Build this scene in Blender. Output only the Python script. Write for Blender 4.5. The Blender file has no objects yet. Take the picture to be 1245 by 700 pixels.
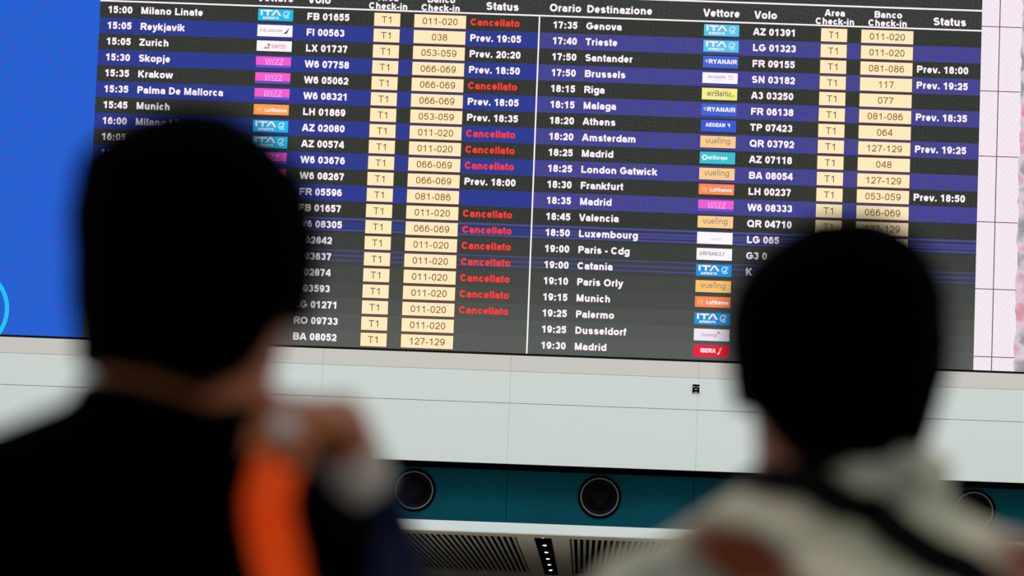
import bpy, bmesh, math, random
from mathutils import Vector, Matrix, Euler, noise
from mathutils.bvhtree import BVHTree

scene = bpy.context.scene
C = scene.collection
R = math.radians

# ------------------------------------------------------------------ camera, world, lights, exposure
cam_d = bpy.data.cameras.new('camera')
cam = bpy.data.objects.new('camera', cam_d)
C.objects.link(cam)
scene.camera = cam
YAW, PITCH, ROLL = -0.02307617, 0.1103799, 0.03868562
CAM = Vector((0, -30, 1.3))
cy_, sy_, cp_, sp_ = math.cos(YAW), math.sin(YAW), math.cos(PITCH), math.sin(PITCH)
fwd = Vector((sy_*cp_, cy_*cp_, sp_))
rgt0 = Vector((cy_, -sy_, 0))
up0 = rgt0.cross(fwd)
rgt = math.cos(ROLL)*rgt0 + math.sin(ROLL)*up0
up = -math.sin(ROLL)*rgt0 + math.cos(ROLL)*up0
m = Matrix((rgt, up, -fwd)).transposed().to_4x4()
m.translation = CAM
cam.matrix_world = m
cam_d.sensor_fit = 'HORIZONTAL'
cam_d.sensor_width = 36.0
cam_d.lens = 4500/1245*36.0
cam_d.clip_start = 0.1
cam_d.clip_end = 200
cam_d.dof.use_dof = True
cam_d.dof.focus_distance = 30.2
cam_d.dof.aperture_fstop = 4.1
cam_d.dof.aperture_blades = 9

world = bpy.data.worlds.new('world')
scene.world = world
world.use_nodes = True
bg = world.node_tree.nodes['Background']
bg.inputs['Color'].default_value = (1.0, 1.0, 1.0, 1)
bg.inputs['Strength'].default_value = 0.56

def area(name, loc, target, sx, sy, power, col=(1, 1, 1)):
    d = bpy.data.lights.new(name, 'AREA')
    d.shape = 'RECTANGLE'; d.size = sx; d.size_y = sy
    d.energy = power; d.color = col
    o = bpy.data.objects.new(name, d)
    o.location = loc
    o.rotation_euler = (Vector(target)-Vector(loc)).to_track_quat('-Z', 'Y').to_euler()
    C.objects.link(o)
    return o
# unseen area lamp, added without a fixture to brighten the white cladding
area('cladding_wash', (0.5, -11, 13), (0.5, 0, 2.6), 26, 4, 1260, (1, 1, 0.985))

scene.view_settings.view_transform = 'Standard'
scene.view_settings.look = 'None'
scene.view_settings.exposure = 0.0
scene.view_settings.gamma = 1.0
scene.view_settings.use_curve_mapping = False

# ------------------------------------------------------------------ materials
def lin(c):
    out = []
    for v in c[:3]:
        v /= 255.0
        out.append(v/12.92 if v <= 0.04045 else ((v+0.055)/1.055)**2.4)
    return (*out, 1.0)

def pmat(name, albedo, rough=0.6, metal=0.0, spec=0.3, bump=0.0, bscale=80.0, vary=0.0, vscale=6.0):
    """procedural principled material; albedo is linear"""
    mt = bpy.data.materials.new(name)
    mt.use_nodes = True
    nt = mt.node_tree
    b = nt.nodes['Principled BSDF']
    b.inputs['Base Color'].default_value = (*albedo[:3], 1)
    b.inputs['Roughness'].default_value = rough
    b.inputs['Metallic'].default_value = metal
    b.inputs['Specular IOR Level'].default_value = spec
    tc = nt.nodes.new('ShaderNodeTexCoord')
    if vary:
        n = nt.nodes.new('ShaderNodeTexNoise'); n.inputs['Scale'].default_value = vscale
        n.inputs['Detail'].default_value = 4
        nt.links.new(tc.outputs['Object'], n.inputs['Vector'])
        mx = nt.nodes.new('ShaderNodeMix'); mx.data_type = 'RGBA'
        mx.inputs['A'].default_value = (*[v*(1-vary) for v in albedo[:3]], 1)
        mx.inputs['B'].default_value = (*[min(1, v*(1+vary)) for v in albedo[:3]], 1)
        nt.links.new(n.outputs['Fac'], mx.inputs['Factor'])
        nt.links.new(mx.outputs['Result'], b.inputs['Base Color'])
    if bump:
        n2 = nt.nodes.new('ShaderNodeTexNoise'); n2.inputs['Scale'].default_value = bscale
        nt.links.new(tc.outputs['Object'], n2.inputs['Vector'])
        bp = nt.nodes.new('ShaderNodeBump'); bp.inputs['Strength'].default_value = bump
        bp.inputs['Distance'].default_value = 0.004
        nt.links.new(n2.outputs['Fac'], bp.inputs['Height'])
        nt.links.new(bp.outputs['Normal'], b.inputs['Normal'])
    return mt

def emat(name, rgb, strength=1.0):
    mt = bpy.data.materials.new(name)
    mt.use_nodes = True
    nt = mt.node_tree
    nt.nodes.clear()
    e = nt.nodes.new('ShaderNodeEmission'); o = nt.nodes.new('ShaderNodeOutputMaterial')
    e.inputs['Color'].default_value = lin(rgb)
    e.inputs['Strength'].default_value = strength
    nt.links.new(e.outputs[0], o.inputs['Surface'])
    mt.cycles.emission_sampling = 'NONE'
    return mt

def led_mat(name, c0, c1, c2, pu, pv, ang, rnd=0.35, sampling='NONE'):
    """LED wall picture: two crossed sine lattices (pitch pu, pv in metres, turned by ang) mix three sRGB colours"""
    mt = bpy.data.materials.new(name)
    mt.use_nodes = True
    nt = mt.node_tree
    nt.nodes.clear()
    N = nt.nodes.new; L = nt.links.new
    geo = N('ShaderNodeNewGeometry')
    sep = N('ShaderNodeSeparateXYZ'); L(geo.outputs['Position'], sep.inputs[0])
    def mth(op, a, b=None, c=None):
        n = N('ShaderNodeMath'); n.operation = op
        for i, v in enumerate((a, b, c)):
            if v is None: continue
            if isinstance(v, (int, float)): n.inputs[i].default_value = v
            else: L(v, n.inputs[i])
        return n.outputs[0]
    nz = N('ShaderNodeTexNoise'); nz.inputs['Scale'].default_value = 5.0; nz.inputs['Detail'].default_value = 3
    L(geo.outputs['Position'], nz.inputs['Vector'])
    wob = mth('MULTIPLY', mth('SUBTRACT', nz.outputs['Fac'], 0.5), rnd*0.25)
    x, z = sep.outputs['X'], sep.outputs['Z']
    x = mth('ADD', x, wob)
    z = mth('ADD', z, wob)
    ca, sa = math.cos(ang), math.sin(ang)
    u = mth('ADD', mth('MULTIPLY', x, ca), mth('MULTIPLY', z, sa))
    v = mth('ADD', mth('MULTIPLY', x, -sa), mth('MULTIPLY', z, ca))
    su = mth('SINE', mth('MULTIPLY', u, 2*math.pi/pu))
    sv = mth('SINE', mth('MULTIPLY', v, 2*math.pi/pv))
    prod = mth('MULTIPLY', su, sv)
    n2 = N('ShaderNodeTexNoise'); n2.inputs['Scale'].default_value = 22.0
    L(geo.outputs['Position'], n2.inputs['Vector'])
    prod = mth('ADD', prod, mth('MULTIPLY', mth('SUBTRACT', n2.outputs['Fac'], 0.5), 1.2))
    fac = mth('MULTIPLY_ADD', prod, 0.5, 0.5)
    cr = N('ShaderNodeValToRGB')
    cr.color_ramp.elements[0].position = 0.08; cr.color_ramp.elements[0].color = lin(c0)
    cr.color_ramp.elements[1].position = 0.92; cr.color_ramp.elements[1].color = lin(c2)
    el = cr.color_ramp.elements.new(0.5); el.color = lin(c1)
    L(fac, cr.inputs['Fac'])
    e = N('ShaderNodeEmission'); o = N('ShaderNodeOutputMaterial')
    L(cr.outputs['Color'], e.inputs['Color']); L(e.outputs[0], o.inputs['Surface'])
    mt.cycles.emission_sampling = sampling
    return mt

M = {}
M['clad'] = pmat('white_cladding', (0.73, 0.81, 0.785), 0.55, spec=0.25, vary=0.015, vscale=0.8)
M['beige_band'] = pmat('beige_trim', (0.70, 0.69, 0.645), 0.55, spec=0.25)
M['seam'] = pmat('seam_grey', (0.50, 0.56, 0.54), 0.8)
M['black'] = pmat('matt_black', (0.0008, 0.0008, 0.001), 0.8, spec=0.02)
M['bezel'] = pmat('bezel_black', (0.004, 0.003, 0.004), 0.5, spec=0.1)
M['teal'] = pmat('teal_panel', (0.0002, 0.064, 0.090), 0.6, spec=0.06, vary=0.22, vscale=2.2)
M['fascia'] = pmat('fascia_white', (0.76, 0.85, 0.84), 0.4, spec=0.3)
M['ceil'] = pmat('ceiling_beige', (0.62, 0.56, 0.44), 0.6, spec=0.2, vary=0.1, vscale=1.5)
M['slat'] = pmat('slat_grey', (0.42, 0.40, 0.335), 0.5, spec=0.3)
M['floor'] = pmat('floor_stone', (0.52, 0.50, 0.46), 0.35, spec=0.4, vary=0.1, vscale=3)
M['backwall'] = pmat('back_wall_grey', (0.25, 0.25, 0.24), 0.7)
M['ring_grey'] = pmat('ring_metal', (0.16, 0.20, 0.20), 0.35, metal=0.4)
M['nozzle_dark'] = pmat('nozzle_dark', (0.0012, 0.0011, 0.0012), 0.5, spec=0.06)
M['device_white'] = pmat('device_white', (0.85, 0.86, 0.85), 0.5)
M['lamp'] = emat('lamp_glow', (255, 252, 240), 2.0)
M['skin_dark'] = pmat('skin_brown', (0.33, 0.098, 0.030), 0.5, spec=0.3, bump=0.08, bscale=160, vary=0.12, vscale=14)
M['skin_hand'] = M['skin_dark']
M['skin_light'] = pmat('skin_tan', (0.30, 0.095, 0.056), 0.5, spec=0.3, bump=0.08, bscale=160, vary=0.12, vscale=14)
M['hair'] = pmat('hair_black', (0.0006, 0.0005, 0.0005), 0.85, spec=0.008, bump=0.6, bscale=220)
M['shirt_black'] = pmat('shirt_black', (0.0007, 0.0007, 0.0009), 0.95, spec=0.008, bump=0.3, bscale=300)
M['sleeve_navy'] = pmat('sleeve_navy', (0.004, 0.008, 0.030), 0.9, spec=0.05, bump=0.3, bscale=300)
M['orange'] = pmat('strap_orange', (1.0, 0.085, 0.001), 0.7, spec=0.2, bump=0.3, bscale=500)
M['ring_silver'] = pmat('ring_silver', (0.50, 0.45, 0.43), 0.3, metal=0.3)
M['denim'] = pmat('trouser_dark', (0.02, 0.025, 0.04), 0.9, spec=0.1, bump=0.3, bscale=300)
M['shoe'] = pmat('shoe_dark', (0.02, 0.02, 0.02), 0.6)
M['sole'] = pmat('sole_white', (0.6, 0.6, 0.58), 0.7)
M['strap_black'] = pmat('strap_black', (0.0025, 0.0028, 0.0032), 0.8, spec=0.05, bump=0.3, bscale=500)
M['wristband'] = pmat('wristband_grey', (0.48, 0.43, 0.38), 0.9, spec=0.05)
M['eye'] = pmat('eye_white', (0.75, 0.72, 0.68), 0.2)
M['iris'] = pmat('iris_brown', (0.03, 0.015, 0.008), 0.2)

def camo():
    mt = bpy.data.materials.new('jacket_pattern')
    mt.use_nodes = True
    nt = mt.node_tree; N = nt.nodes.new; L = nt.links.new
    b = nt.nodes['Principled BSDF']
    b.inputs['Roughness'].default_value = 0.9
    b.inputs['Specular IOR Level'].default_value = 0.08
    tc = N('ShaderNodeTexCoord')
    n1 = N('ShaderNodeTexNoise'); n1.inputs['Scale'].default_value = 13; n1.inputs['Detail'].default_value = 2
    L(tc.outputs['Object'], n1.inputs['Vector'])
    cr = N('ShaderNodeValToRGB'); cr.color_ramp.interpolation = 'EASE'
    cr.color_ramp.elements[0].position = 0.36; cr.color_ramp.elements[0].color = (0.26, 0.26, 0.23, 1)
    cr.color_ramp.elements[1].position = 0.62; cr.color_ramp.elements[1].color = (0.66, 0.60, 0.46, 1)
    e = cr.color_ramp.elements.new(0.5); e.color = (0.50, 0.51, 0.37, 1)
    L(n1.outputs['Fac'], cr.inputs['Fac'])
    # the brown patches of the print, at the two shoulders and the lower back
    prev = cr.outputs['Color']
    sep = tc.outputs['Object']
    for (px, pz, rx, rz, col) in PATCHES:
        mp = N('ShaderNodeMapping'); mp.vector_type = 'POINT'
        mp.vector_type = 'TEXTURE'
        mp.inputs['Location'].default_value = (px, 0, pz)
        mp.inputs['Rotation'].default_value = (0, 0.55 if px < 0 else -0.4, 0)
        mp.inputs['Scale'].default_value = (rx, 1000.0, rz)
        L(sep, mp.inputs['Vector'])
        ln = N('ShaderNodeVectorMath'); ln.operation = 'LENGTH'
        L(mp.outputs[0], ln.inputs[0])
        ad = N('ShaderNodeMath'); ad.operation = 'MULTIPLY_ADD'
        ad.inputs[1].default_value = 1.1; L(n1.outputs['Fac'], ad.inputs[0]); L(ln.outputs['Value'], ad.inputs[2])
        r2 = N('ShaderNodeMapRange')
        r2.inputs['From Min'].default_value = 1.05; r2.inputs['From Max'].default_value = 1.75
        r2.inputs['To Min'].default_value = 1.0; r2.inputs['To Max'].default_value = 0.0
        L(ad.outputs[0], r2.inputs['Value'])
        mx = N('ShaderNodeMix'); mx.data_type = 'RGBA'
        L(r2.outputs['Result'], mx.inputs['Factor']); L(prev, mx.inputs['A'])
        mx.inputs['B'].default_value = (*col, 1)
        prev = mx.outputs['Result']
    L(prev, b.inputs['Base Color'])
    return mt
# (x, z, half-width, half-height) of patches in the jacket's own space
PATCHES = [(-0.076, 1.424, 0.078, 0.026, (0.125, 0.034, 0.012)), (-0.02, 1.39, 0.04, 0.02, (0.2, 0.11, 0.07)),
           (0.165, 1.43, 0.05, 0.04, (0.20, 0.075, 0.055)), (-0.10, 1.30, 0.06, 0.05, (0.125, 0.034, 0.012)), (0.08, 1.20, 0.07, 0.06, (0.16, 0.06, 0.04)),
           (-0.05, 1.03, 0.06, 0.06, (0.14, 0.05, 0.03)), (-0.22, 1.2, 0.05, 0.07, (0.14, 0.05, 0.03)), (0.24, 1.2, 0.05, 0.07, (0.14, 0.05, 0.03))]
M['jacket'] = camo()

# ------------------------------------------------------------------ object helpers
def tag(o, label=None, cat=None, group=None, kind=None):
    if label: o['label'] = label
    if cat: o['category'] = cat
    if group: o['group'] = group
    if kind: o['kind'] = kind
    return o

def empty(name, loc=(0, 0, 0), parent=None):
    o = bpy.data.objects.new(name, None)
    o.empty_display_size = 0.1
    o.location = loc
    C.objects.link(o)
    return o

def link(name, me, parent=None, mats=()):
    for mt in mats: me.materials.append(mt)
    o = bpy.data.objects.new(name, me)
    C.objects.link(o)
    if parent is not None:
        o.parent = parent
        # geometry is given in world space unless the parent is moved afterwards
    return o

def bm_obj(name, bm, mat, parent=None, smooth=False, off=(0, 0, 0)):
    """bmesh (in the parent's space) -> one mesh object"""
    me = bpy.data.meshes.new(name)
    bm.normal_update()
    bm.to_mesh(me); bm.free()
    if smooth:
        for p in me.polygons: p.use_smooth = True
    return link(name, me, parent, mat if isinstance(mat, (list, tuple)) else [mat])

def box(bm, x0, x1, y0, y1, z0, z1, mi=0):
    vs = [bm.verts.new(p) for p in ((x0, y0, z0), (x1, y0, z0), (x1, y1, z0), (x0, y1, z0),
                                    (x0, y0, z1), (x1, y0, z1), (x1, y1, z1), (x0, y1, z1))]
    for q in ((0, 3, 2, 1), (4, 5, 6, 7), (0, 1, 5, 4), (1, 2, 6, 5), (2, 3, 7, 6), (3, 0, 4, 7)):
        f = bm.faces.new([vs[i] for i in q]); f.material_index = mi

def lathe(bm, prof, n=64, mi=0):
    """profile [(r, y)] turned about the y axis"""
    rings = []
    for r, y in prof:
        rings.append([bm.verts.new((r*math.cos(2*math.pi*k/n), y, r*math.sin(2*math.pi*k/n))) for k in range(n)])
    for a, b in zip(rings, rings[1:]):
        for k in range(n):
            f = bm.faces.new((a[k], a[(k+1) % n], b[(k+1) % n], b[k])); f.material_index = mi; f.smooth = True
    return rings

# ------------------------------------------------------------------ the setting
HW = 12.0        # half-width of the facade
SX0, SX1, SZ0, SZ1 = -8.0, 5.2, 4.094, 7.42     # LED wall
bm = bmesh.new(); box(bm, -20, 20, -38, 14, -0.2, 0)
tag(bm_obj('floor', bm, M['floor']), kind='structure')

xs = [0.851+1.529*k for k in range(-9, 9)]
xs = [x for x in xs if -HW < x < HW]
edges = [-HW]+xs+[HW]
bm = bmesh.new()
box(bm, -HW, HW, 0.028, 0.24, 3.20, 10.9, 1)                    # carrier behind the panels
for a, b in zip(edges, edges[1:]):
    box(bm, a+0.0006, b-0.0006, 0, 0.026, 3.192, 3.6825)
    box(bm, a+0.0006, b-0.0006, 0, 0.026, 3.6865, 3.944)
    box(bm, a+0.0006, b-0.0006, 0, 0.026, SZ1+0.03, 9.0)
    box(bm, a+0.0006, b-0.0006, 0, 0.026, 9.005, 10.9)
box(bm, -HW, SX0-0.03, 0, 0.026, 4.08, SZ1+0.026)
box(bm, SX1+0.03, HW, 0, 0.026, 4.08, SZ1+0.026)
wall = tag(bm_obj('wall_front', bm, [M['clad'], M['seam']]), kind='structure')
bm = bmesh.new()
for a, b in zip(edges, edges[1:]):
    box(bm, a+0.0008, b-0.0008, -0.001, 0.026, 3.946, 4.0745)
tag(bm_obj('trim_1', bm, M['beige_band']), kind='structure')
# black strip standing in for shade under the cladding, and the recessed teal band
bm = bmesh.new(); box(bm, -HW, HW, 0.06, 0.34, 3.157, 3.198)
tag(bm_obj('gap_shade', bm, M['black']), kind='structure')
bm = bmesh.new()
te = [-HW]+[x for x in xs]+[HW]
for a, b in zip(te, te[1:]):
    box(bm, a+0.002, b-0.002, 0.30, 0.34, 2.70, 3.156)
box(bm, -HW, HW, 0.342, 0.5, 2.70, 3.19, 1)
tag(bm_obj('trim_3', bm, [M['teal'], M['black']]), kind='structure')
# white fascia under it
bm = bmesh.new(); box(bm, -HW, HW, 0, 0.298, 2.630, 2.714)
bmesh.ops.bevel(bm, geom=[e for e in bm.edges], offset=0.004, segments=2, affect='EDGES')
tag(bm_obj('trim_4', bm, M['fascia']), kind='structure')

# lower ceiling behind the fascia
CZ = 2.626
bm = bmesh.new()
strips = [-6.47, -3.42, -0.372, 2.678, 5.728]
panels = []
for i, s in enumerate(strips):
    box(bm, s-0.222, s-0.074, 0.58, 9.56, CZ, CZ+0.03)
    box(bm, s+0.072, s+0.22, 0.58, 9.56, CZ, CZ+0.03)
    if i: panels.append((strips[i-1]+0.22, s-0.222))
box(bm, -HW, HW, 0.004, 0.58, CZ, CZ+0.004)
box(bm, -HW, HW, 9.56, 13.2, CZ, CZ+0.03)
box(bm, -HW, strips[0]-0.222, 0.58, 9.56, CZ, CZ+0.03)
box(bm, strips[-1]+0.22, HW, 0.58, 9.56, CZ, CZ+0.03)
box(bm, -HW, HW, 0.5, 13.4, CZ+0.09, CZ+0.12, 1)
ceil = tag(bm_obj('ceiling', bm, [M['ceil'], M['black']]), kind='structure')
for a, b in panels:
    bm = bmesh.new()
    n = int(round((b-a)/0.0503)); p = (b-a)/n
    for k in range(n):
        box(bm, a+p*k+0.0145, a+p*k+0.0365, 0.585, 9.555, CZ, CZ+0.006)
    bm_obj('slat_panel', bm, M['slat'], ceil)
bm = bmesh.new(); box(bm, -HW, HW, 13.2, 13.4, 0, CZ+0.12)
tag(bm_obj('wall_back', bm, M['backwall']), kind='structure')

# ------------------------------------------------------------------ downlight strips in the ceiling
def downlight_strip(sx, label):
    t = tag(empty('downlight_strip', (sx, 0.585, CZ)), label, 'light', 'downlight strips in the lower ceiling')
    bm = bmesh.new()
    box(bm, -0.0715, 0.0715, 0.0, 8.97, 0.055, 0.065)
    box(bm, -0.0715, -0.068, 0.0, 8.97, 0.0, 0.055); box(bm, 0.068, 0.0715, 0.0, 8.97, 0.0, 0.055)
    box(bm, -0.068, 0.068, 0.0, 0.004, 0.0, 0.055); box(bm, -0.068, 0.068, 8.966, 8.97, 0.0, 0.055)
    bm_obj('housing', bm, M['black'], t)
    for k in range(6):
        bm = bmesh.new()
        bmesh.ops.create_uvsphere(bm, u_segments=20, v_segments=10, radius=0.0175)
        for v in bm.verts: v.co.z *= 0.26
        bmesh.ops.translate(bm, verts=bm.verts, vec=(0, 0.03+1.53*k, 0.004))
        o = bm_obj('lamp', bm, M['lamp'], t, True)
        bm = bmesh.new()
        rr = []
        for r, z in ((0.030, 0.055), (0.030, 0.016), (0.024, 0.016), (0.024, 0.055)):
            rr.append([bm.verts.new((r*math.cos(a*math.pi/12), 0.03+1.53*k+r*math.sin(a*math.pi/12), z)) for a in range(24)])
        for a, b in zip(rr, rr[1:]):
            for q in range(24): bm.faces.new((a[q], a[(q+1) % 24], b[(q+1) % 24], b[q]))
        bm_obj('socket', bm, M['nozzle_dark'], t, True)
    return t
downlight_strip(strips[2], 'black recessed strip of small white downlights between two slatted ceiling panels')

# ------------------------------------------------------------------ round air nozzles in the teal band
def air_nozzle(x, label):
    t = tag(empty('air_nozzle', (x, 0.30, 2.966)), label, 'air vent', 'round black air nozzles in the teal band')
    bm = bmesh.new(); lathe(bm, [(0.178, 0.0), (0.176, -0.014), (0.165, -0.02), (0.157, -0.018), (0.156, 0.0)])
    bm_obj('outer_ring', bm, M['black'], t)
    bm = bmesh.new(); lathe(bm, [(0.157, -0.012), (0.156, -0.024), (0.151, -0.026), (0.147, -0.022), (0.146, -0.008)])
    bm_obj('trim_ring', bm, M['ring_grey'], t)
    bm = bmesh.new()
    rings = lathe(bm, [(0.146, -0.010), (0.138, -0.006), (0.118, -0.002), (0.098, -0.001)])
    bm_obj('bowl', bm, M['nozzle_dark'], t)
    bm = bmesh.new(); rr = lathe(bm, [(0.098, -0.001), (0.096, -0.030), (0.091, -0.036), (0.085, -0.034), (0.080, -0.010), (0.02, -0.003)])
    bm.faces.new(rr[-1])
    bm_obj('nozzle', bm, M['nozzle_dark'], t)
NZ = [(-2.957, 'round black air nozzle in the teal band, behind the black-shirted person'),
      (-1.437, 'round black air nozzle in teal band, nearest to the black-shirted person\'s arm'),
      (0.083, 'round black air nozzle in teal band, just right of the ceiling downlight strip'),
      (1.607, 'round black air nozzle hidden behind the neck of the person in patterned jacket'),
      (3.14, 'round black air nozzle half behind the right shoulder of the patterned jacket')]
for a in NZ: air_nozzle(*a)

# ------------------------------------------------------------------ small device on the cladding
t = tag(empty('wall_sensor', (0.833, 0, 3.857)), 'tiny square black device in white frame on the white cladding below the screen', 'device')
bm = bmesh.new(); box(bm, -0.036, 0.036, -0.008, 0, -0.042, 0.042)
bmesh.ops.bevel(bm, geom=[e for e in bm.edges], offset=0.002, segments=2, affect='EDGES')
bm_obj('frame', bm, M['device_white'], t)
bm = bmesh.new(); box(bm, -0.029, 0.029, -0.011, -0.0082, -0.035, 0.035)
bm_obj('face', bm, M['black'], t)
bm = bmesh.new()
box(bm, -0.029, -0.006, -0.0125, -0.0112, 0.012, 0.017); box(bm, 0.006, 0.029, -0.0125, -0.0112, 0.012, 0.017)
box(bm, -0.012, 0.012, -0.0125, -0.0112, -0.008, -0.003); box(bm, -0.012, 0.012, -0.0125, -0.0112, -0.031, -0.026)
bm_obj('marking', bm, M['seam'], t)

# ------------------------------------------------------------------ lettering: glyph outlines laid out on grotesque metrics
ADV = dict(zip('0123456789', [556]*10))
ADV.update({' ': 278, '.': 278, ':': 333, '-': 333, '!': 333, '/': 278, '@': 975,
  'A': 722, 'B': 722, 'C': 722, 'D': 722, 'E': 667, 'F': 611, 'G': 778, 'H': 722, 'I': 278, 'J': 556, 'K': 722, 'L': 611, 'M': 833,
  'N': 722, 'O': 778, 'P': 667, 'Q': 778, 'R': 722, 'S': 667, 'T': 611, 'U': 722, 'V': 667, 'W': 944, 'X': 667, 'Y': 667, 'Z': 611,
  'a': 556, 'b': 611, 'c': 556, 'd': 611, 'e': 556, 'f': 333, 'g': 611, 'h': 611, 'i': 278, 'j': 278, 'k': 556, 'l': 278, 'm': 889,
  'n': 611, 'o': 611, 'p': 611, 'q': 611, 'r': 389, 's': 556, 't': 333, 'u': 611, 'v': 556, 'w': 778, 'x': 556, 'y': 556, 'z': 500})
SB = {}
for ch in ADV:
    if ch in 'oecsagdbpqOCGQS0235689a': SB[ch] = (38, 38)
    elif ch in 'AVWYTXZvwyxzktf7': SB[ch] = (14, 14)
    elif ch == '1': SB[ch] = (70, 172)
    elif ch == '4': SB[ch] = (22, 24)
    elif ch in 'r': SB[ch] = (62, 2)
    elif ch in 'EFLPRBDK': SB[ch] = (72, 32)
    elif ch in 'il.:I!': SB[ch] = (64, 64)
    elif ch == '-': SB[ch] = (30, 30)
    else: SB[ch] = (66, 66)
def arc(cx, cy, rx, ry, a0, a1, n=None, e=1.0):
    n = n or max(4, int(abs(a1-a0)/15))
    out = []
    for k in range(n+1):
        t = math.radians(a0+(a1-a0)*k/n); c_, s_ = math.cos(t), math.sin(t)
        out.append((cx+rx*math.copysign(abs(c_)**e, c_), cy+ry*math.copysign(abs(s_)**e, s_)))
    return out
def strokes(ch, w):
    """centre lines of a grotesque letter on a 1000 unit em, stem width w: [(points, closed)]"""
    A = ADV[ch]; h = w/2; l0, r0 = SB[ch]; l = l0+h; r = A-r0-h; c = (l+r)/2; rx = (r-l)/2
    t = 716-h*0.92; b = h*0.92; x = 530-h*0.92; xm = (x+b)/2; ry = (x-b)/2; S = 0.88
    O = lambda *p: (list(p), False)
    def bowl(cx, cy, rx_, ry_): return (arc(cx, cy, rx_, ry_, 0, 345, 23, S), True)
    if ch == '0': return [bowl(278, 358, rx, t-358)]
    if ch == '1': return [O((322, 0), (322, 716)), O((322, 655), (235, 570), (80, 515))]
    if ch == '2': return [(arc(278, t-195, rx, 195, 172, -30)+[(l+15, b+30), (l, b)], False), O((l0, b), (r+h*0.8, b))]
    if ch == '3': return [(arc(268, (t+378)/2, rx-12, (t-378)/2, 165, -90), False), (arc(272, (378+b)/2, rx, (378-b)/2, 90, -165), False)]
    if ch == '4': return [O((395, 0), (395, 716)), O((372, 690), (62, 228)), O((24, 205), (532, 205))]
    if ch == '5': return [O((r+h*0.6, t), (l+48, t), (l+10, 345)), (arc(270, (450+b)/2, rx, (450-b)/2, 145, -168), False)]
    if ch in '69':
        g = [bowl(282, (462+b-h*0.2)/2, rx, (462-b-h*0.2)/2), (arc(284, 380, rx+4, t-380, 38, 180)+[(l, 215)], False)]
        return g if ch == '6' else [([(556-p, 716-q) for p, q in pts], cl) for pts, cl in g]
    if ch == '7': return [O((l0+14, t), (r, t)), O((r-5, t), (330, 420), (222, 0))]
    if ch == '8': return [bowl(278, (t+388)/2, rx-18, (t-388)/2), bowl(278, (388+b)/2, rx, (388-b)/2)]
    if ch == '.': return [O((139, 0), (139, w))]
    if ch == ':': return [O((166, 0), (166, w)), O((166, 530-w), (166, 530))]
    if ch == '!': return [O((166, 0), (166, w)), O((166, 200), (166, 716))]
    if ch == '-': return [O((l0+10, 250), (A-r0-10, 250))]
    if ch == '/': return [O((l, 0), (r, 716))]
    if ch == '@': return [bowl(c, 300, rx, 340), bowl(c, 300, 150, 150)]
    if ch == 'A': return [O((l0+h, 0), (A/2-h*0.35, 716)), O((A-r0-h, 0), (A/2+h*0.35, 716)), O((l0+175, 215), (A-r0-175, 215))]
    if ch in 'BPR':
        g = [O((l, 0), (l, 716))]
        m_ = 372 if ch == 'B' else 345
        d = (t-m_)/2
        g.append(([(l, t)]+arc(r-d-(18 if ch == 'B' else 0), (t+m_)/2, d, d, 90, -90)+[(l, m_)], False))
        if ch == 'B': d = (m_-b)/2; g.append(([(l, m_)]+arc(r-d, (b+m_)/2, d, d, 90, -90)+[(l, b)], False))
        if ch == 'R': g.append(O((c-20, m_), (c+70, m_-60), (r+h*0.55, 0)))
        return g
    if ch == 'C': return [(arc(c, 358, rx, t-358, 38, 322, 20), False)]
    if ch == 'G': return [(arc(c, 358, rx, t-358, 40, 335, 20)+[(r, 300)], False), O((c+10, 340), (r+h, 340)), O((r, 340), (r, 130))]
    if ch == 'D': return [O((l, 0), (l, 716)), ([(l, t)]+arc(r-290, 358, 290, t-358, 90, -90, 16)+[(l, b)], False)]
    if ch == 'E': return [O((l, 0), (l, 716)), O((l, t), (A-r0, t)), O((l, 368), (A-r0-30, 368)), O((l, b), (A-r0, b))]
    if ch == 'F': return [O((l, 0), (l, 716)), O((l, t), (A-r0, t)), O((l, 350), (A-r0-45, 350))]
    if ch == 'H': return [O((l, 0), (l, 716)), O((r, 0), (r, 716)), O((l, 372), (r, 372))]
    if ch == 'I': return [O((139, 0), (139, 716))]
    if ch == 'J': return [([(r, 716), (r, 200)]+arc(c, 200, rx, 200-b, 0, -175), False)]
    if ch == 'K': return [O((l, 0), (l, 716)), O((l, 250), (r-10, 716)), O((l+150, 400), (r+15, 0))]
    if ch == 'L': return [O((l, 0), (l, 716)), O((l, b), (A-r0, b))]
    if ch == 'M': return [O((l, 0), (l, 716)), O((r, 0), (r, 716)), O((l+10, 700), (c, 30)), O((r-10, 700), (c, 30))]
    if ch == 'N': return [O((l, 0), (l, 716)), O((r, 0), (r, 716)), O((l, 690), (r, 26))]
    if ch in 'OQ':
        g = [bowl(c, 358, rx, t-358)]
        if ch == 'Q': g.append(O((c+70, 200), (r+h*0.6, 10)))
        return g
    if ch == 'S': return [(arc(c, (t+368)/2, rx-14, (t-368)/2, 28, 250, 12)+arc(c, (368+b)/2, rx, (368-b)/2, 70, -155, 12), False)]
    if ch == 's': return [(arc(c, (x+276)/2, rx-12, (x-276)/2, 22, 250, 12)+arc(c, (276+b)/2, rx, (276-b)/2, 70, -158, 12), False)]
    if ch == 'T': return [O((A/2, 0), (A/2, 716)), O((l0+6, t), (A-r0-6, t))]
    if ch == 'U': return [([(l, 716), (l, 270)]+arc(c, 270, rx, 270-b, 180, 360)+[(r, 270), (r, 716)], False)]
    if ch in 'Vv':
        T_ = 716 if ch == 'V' else 530
        return [O((l0+h*0.9, T_), (A/2-h*0.25, 0)), O((A-r0-h*0.9, T_), (A/2+h*0.25, 0))]
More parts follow.
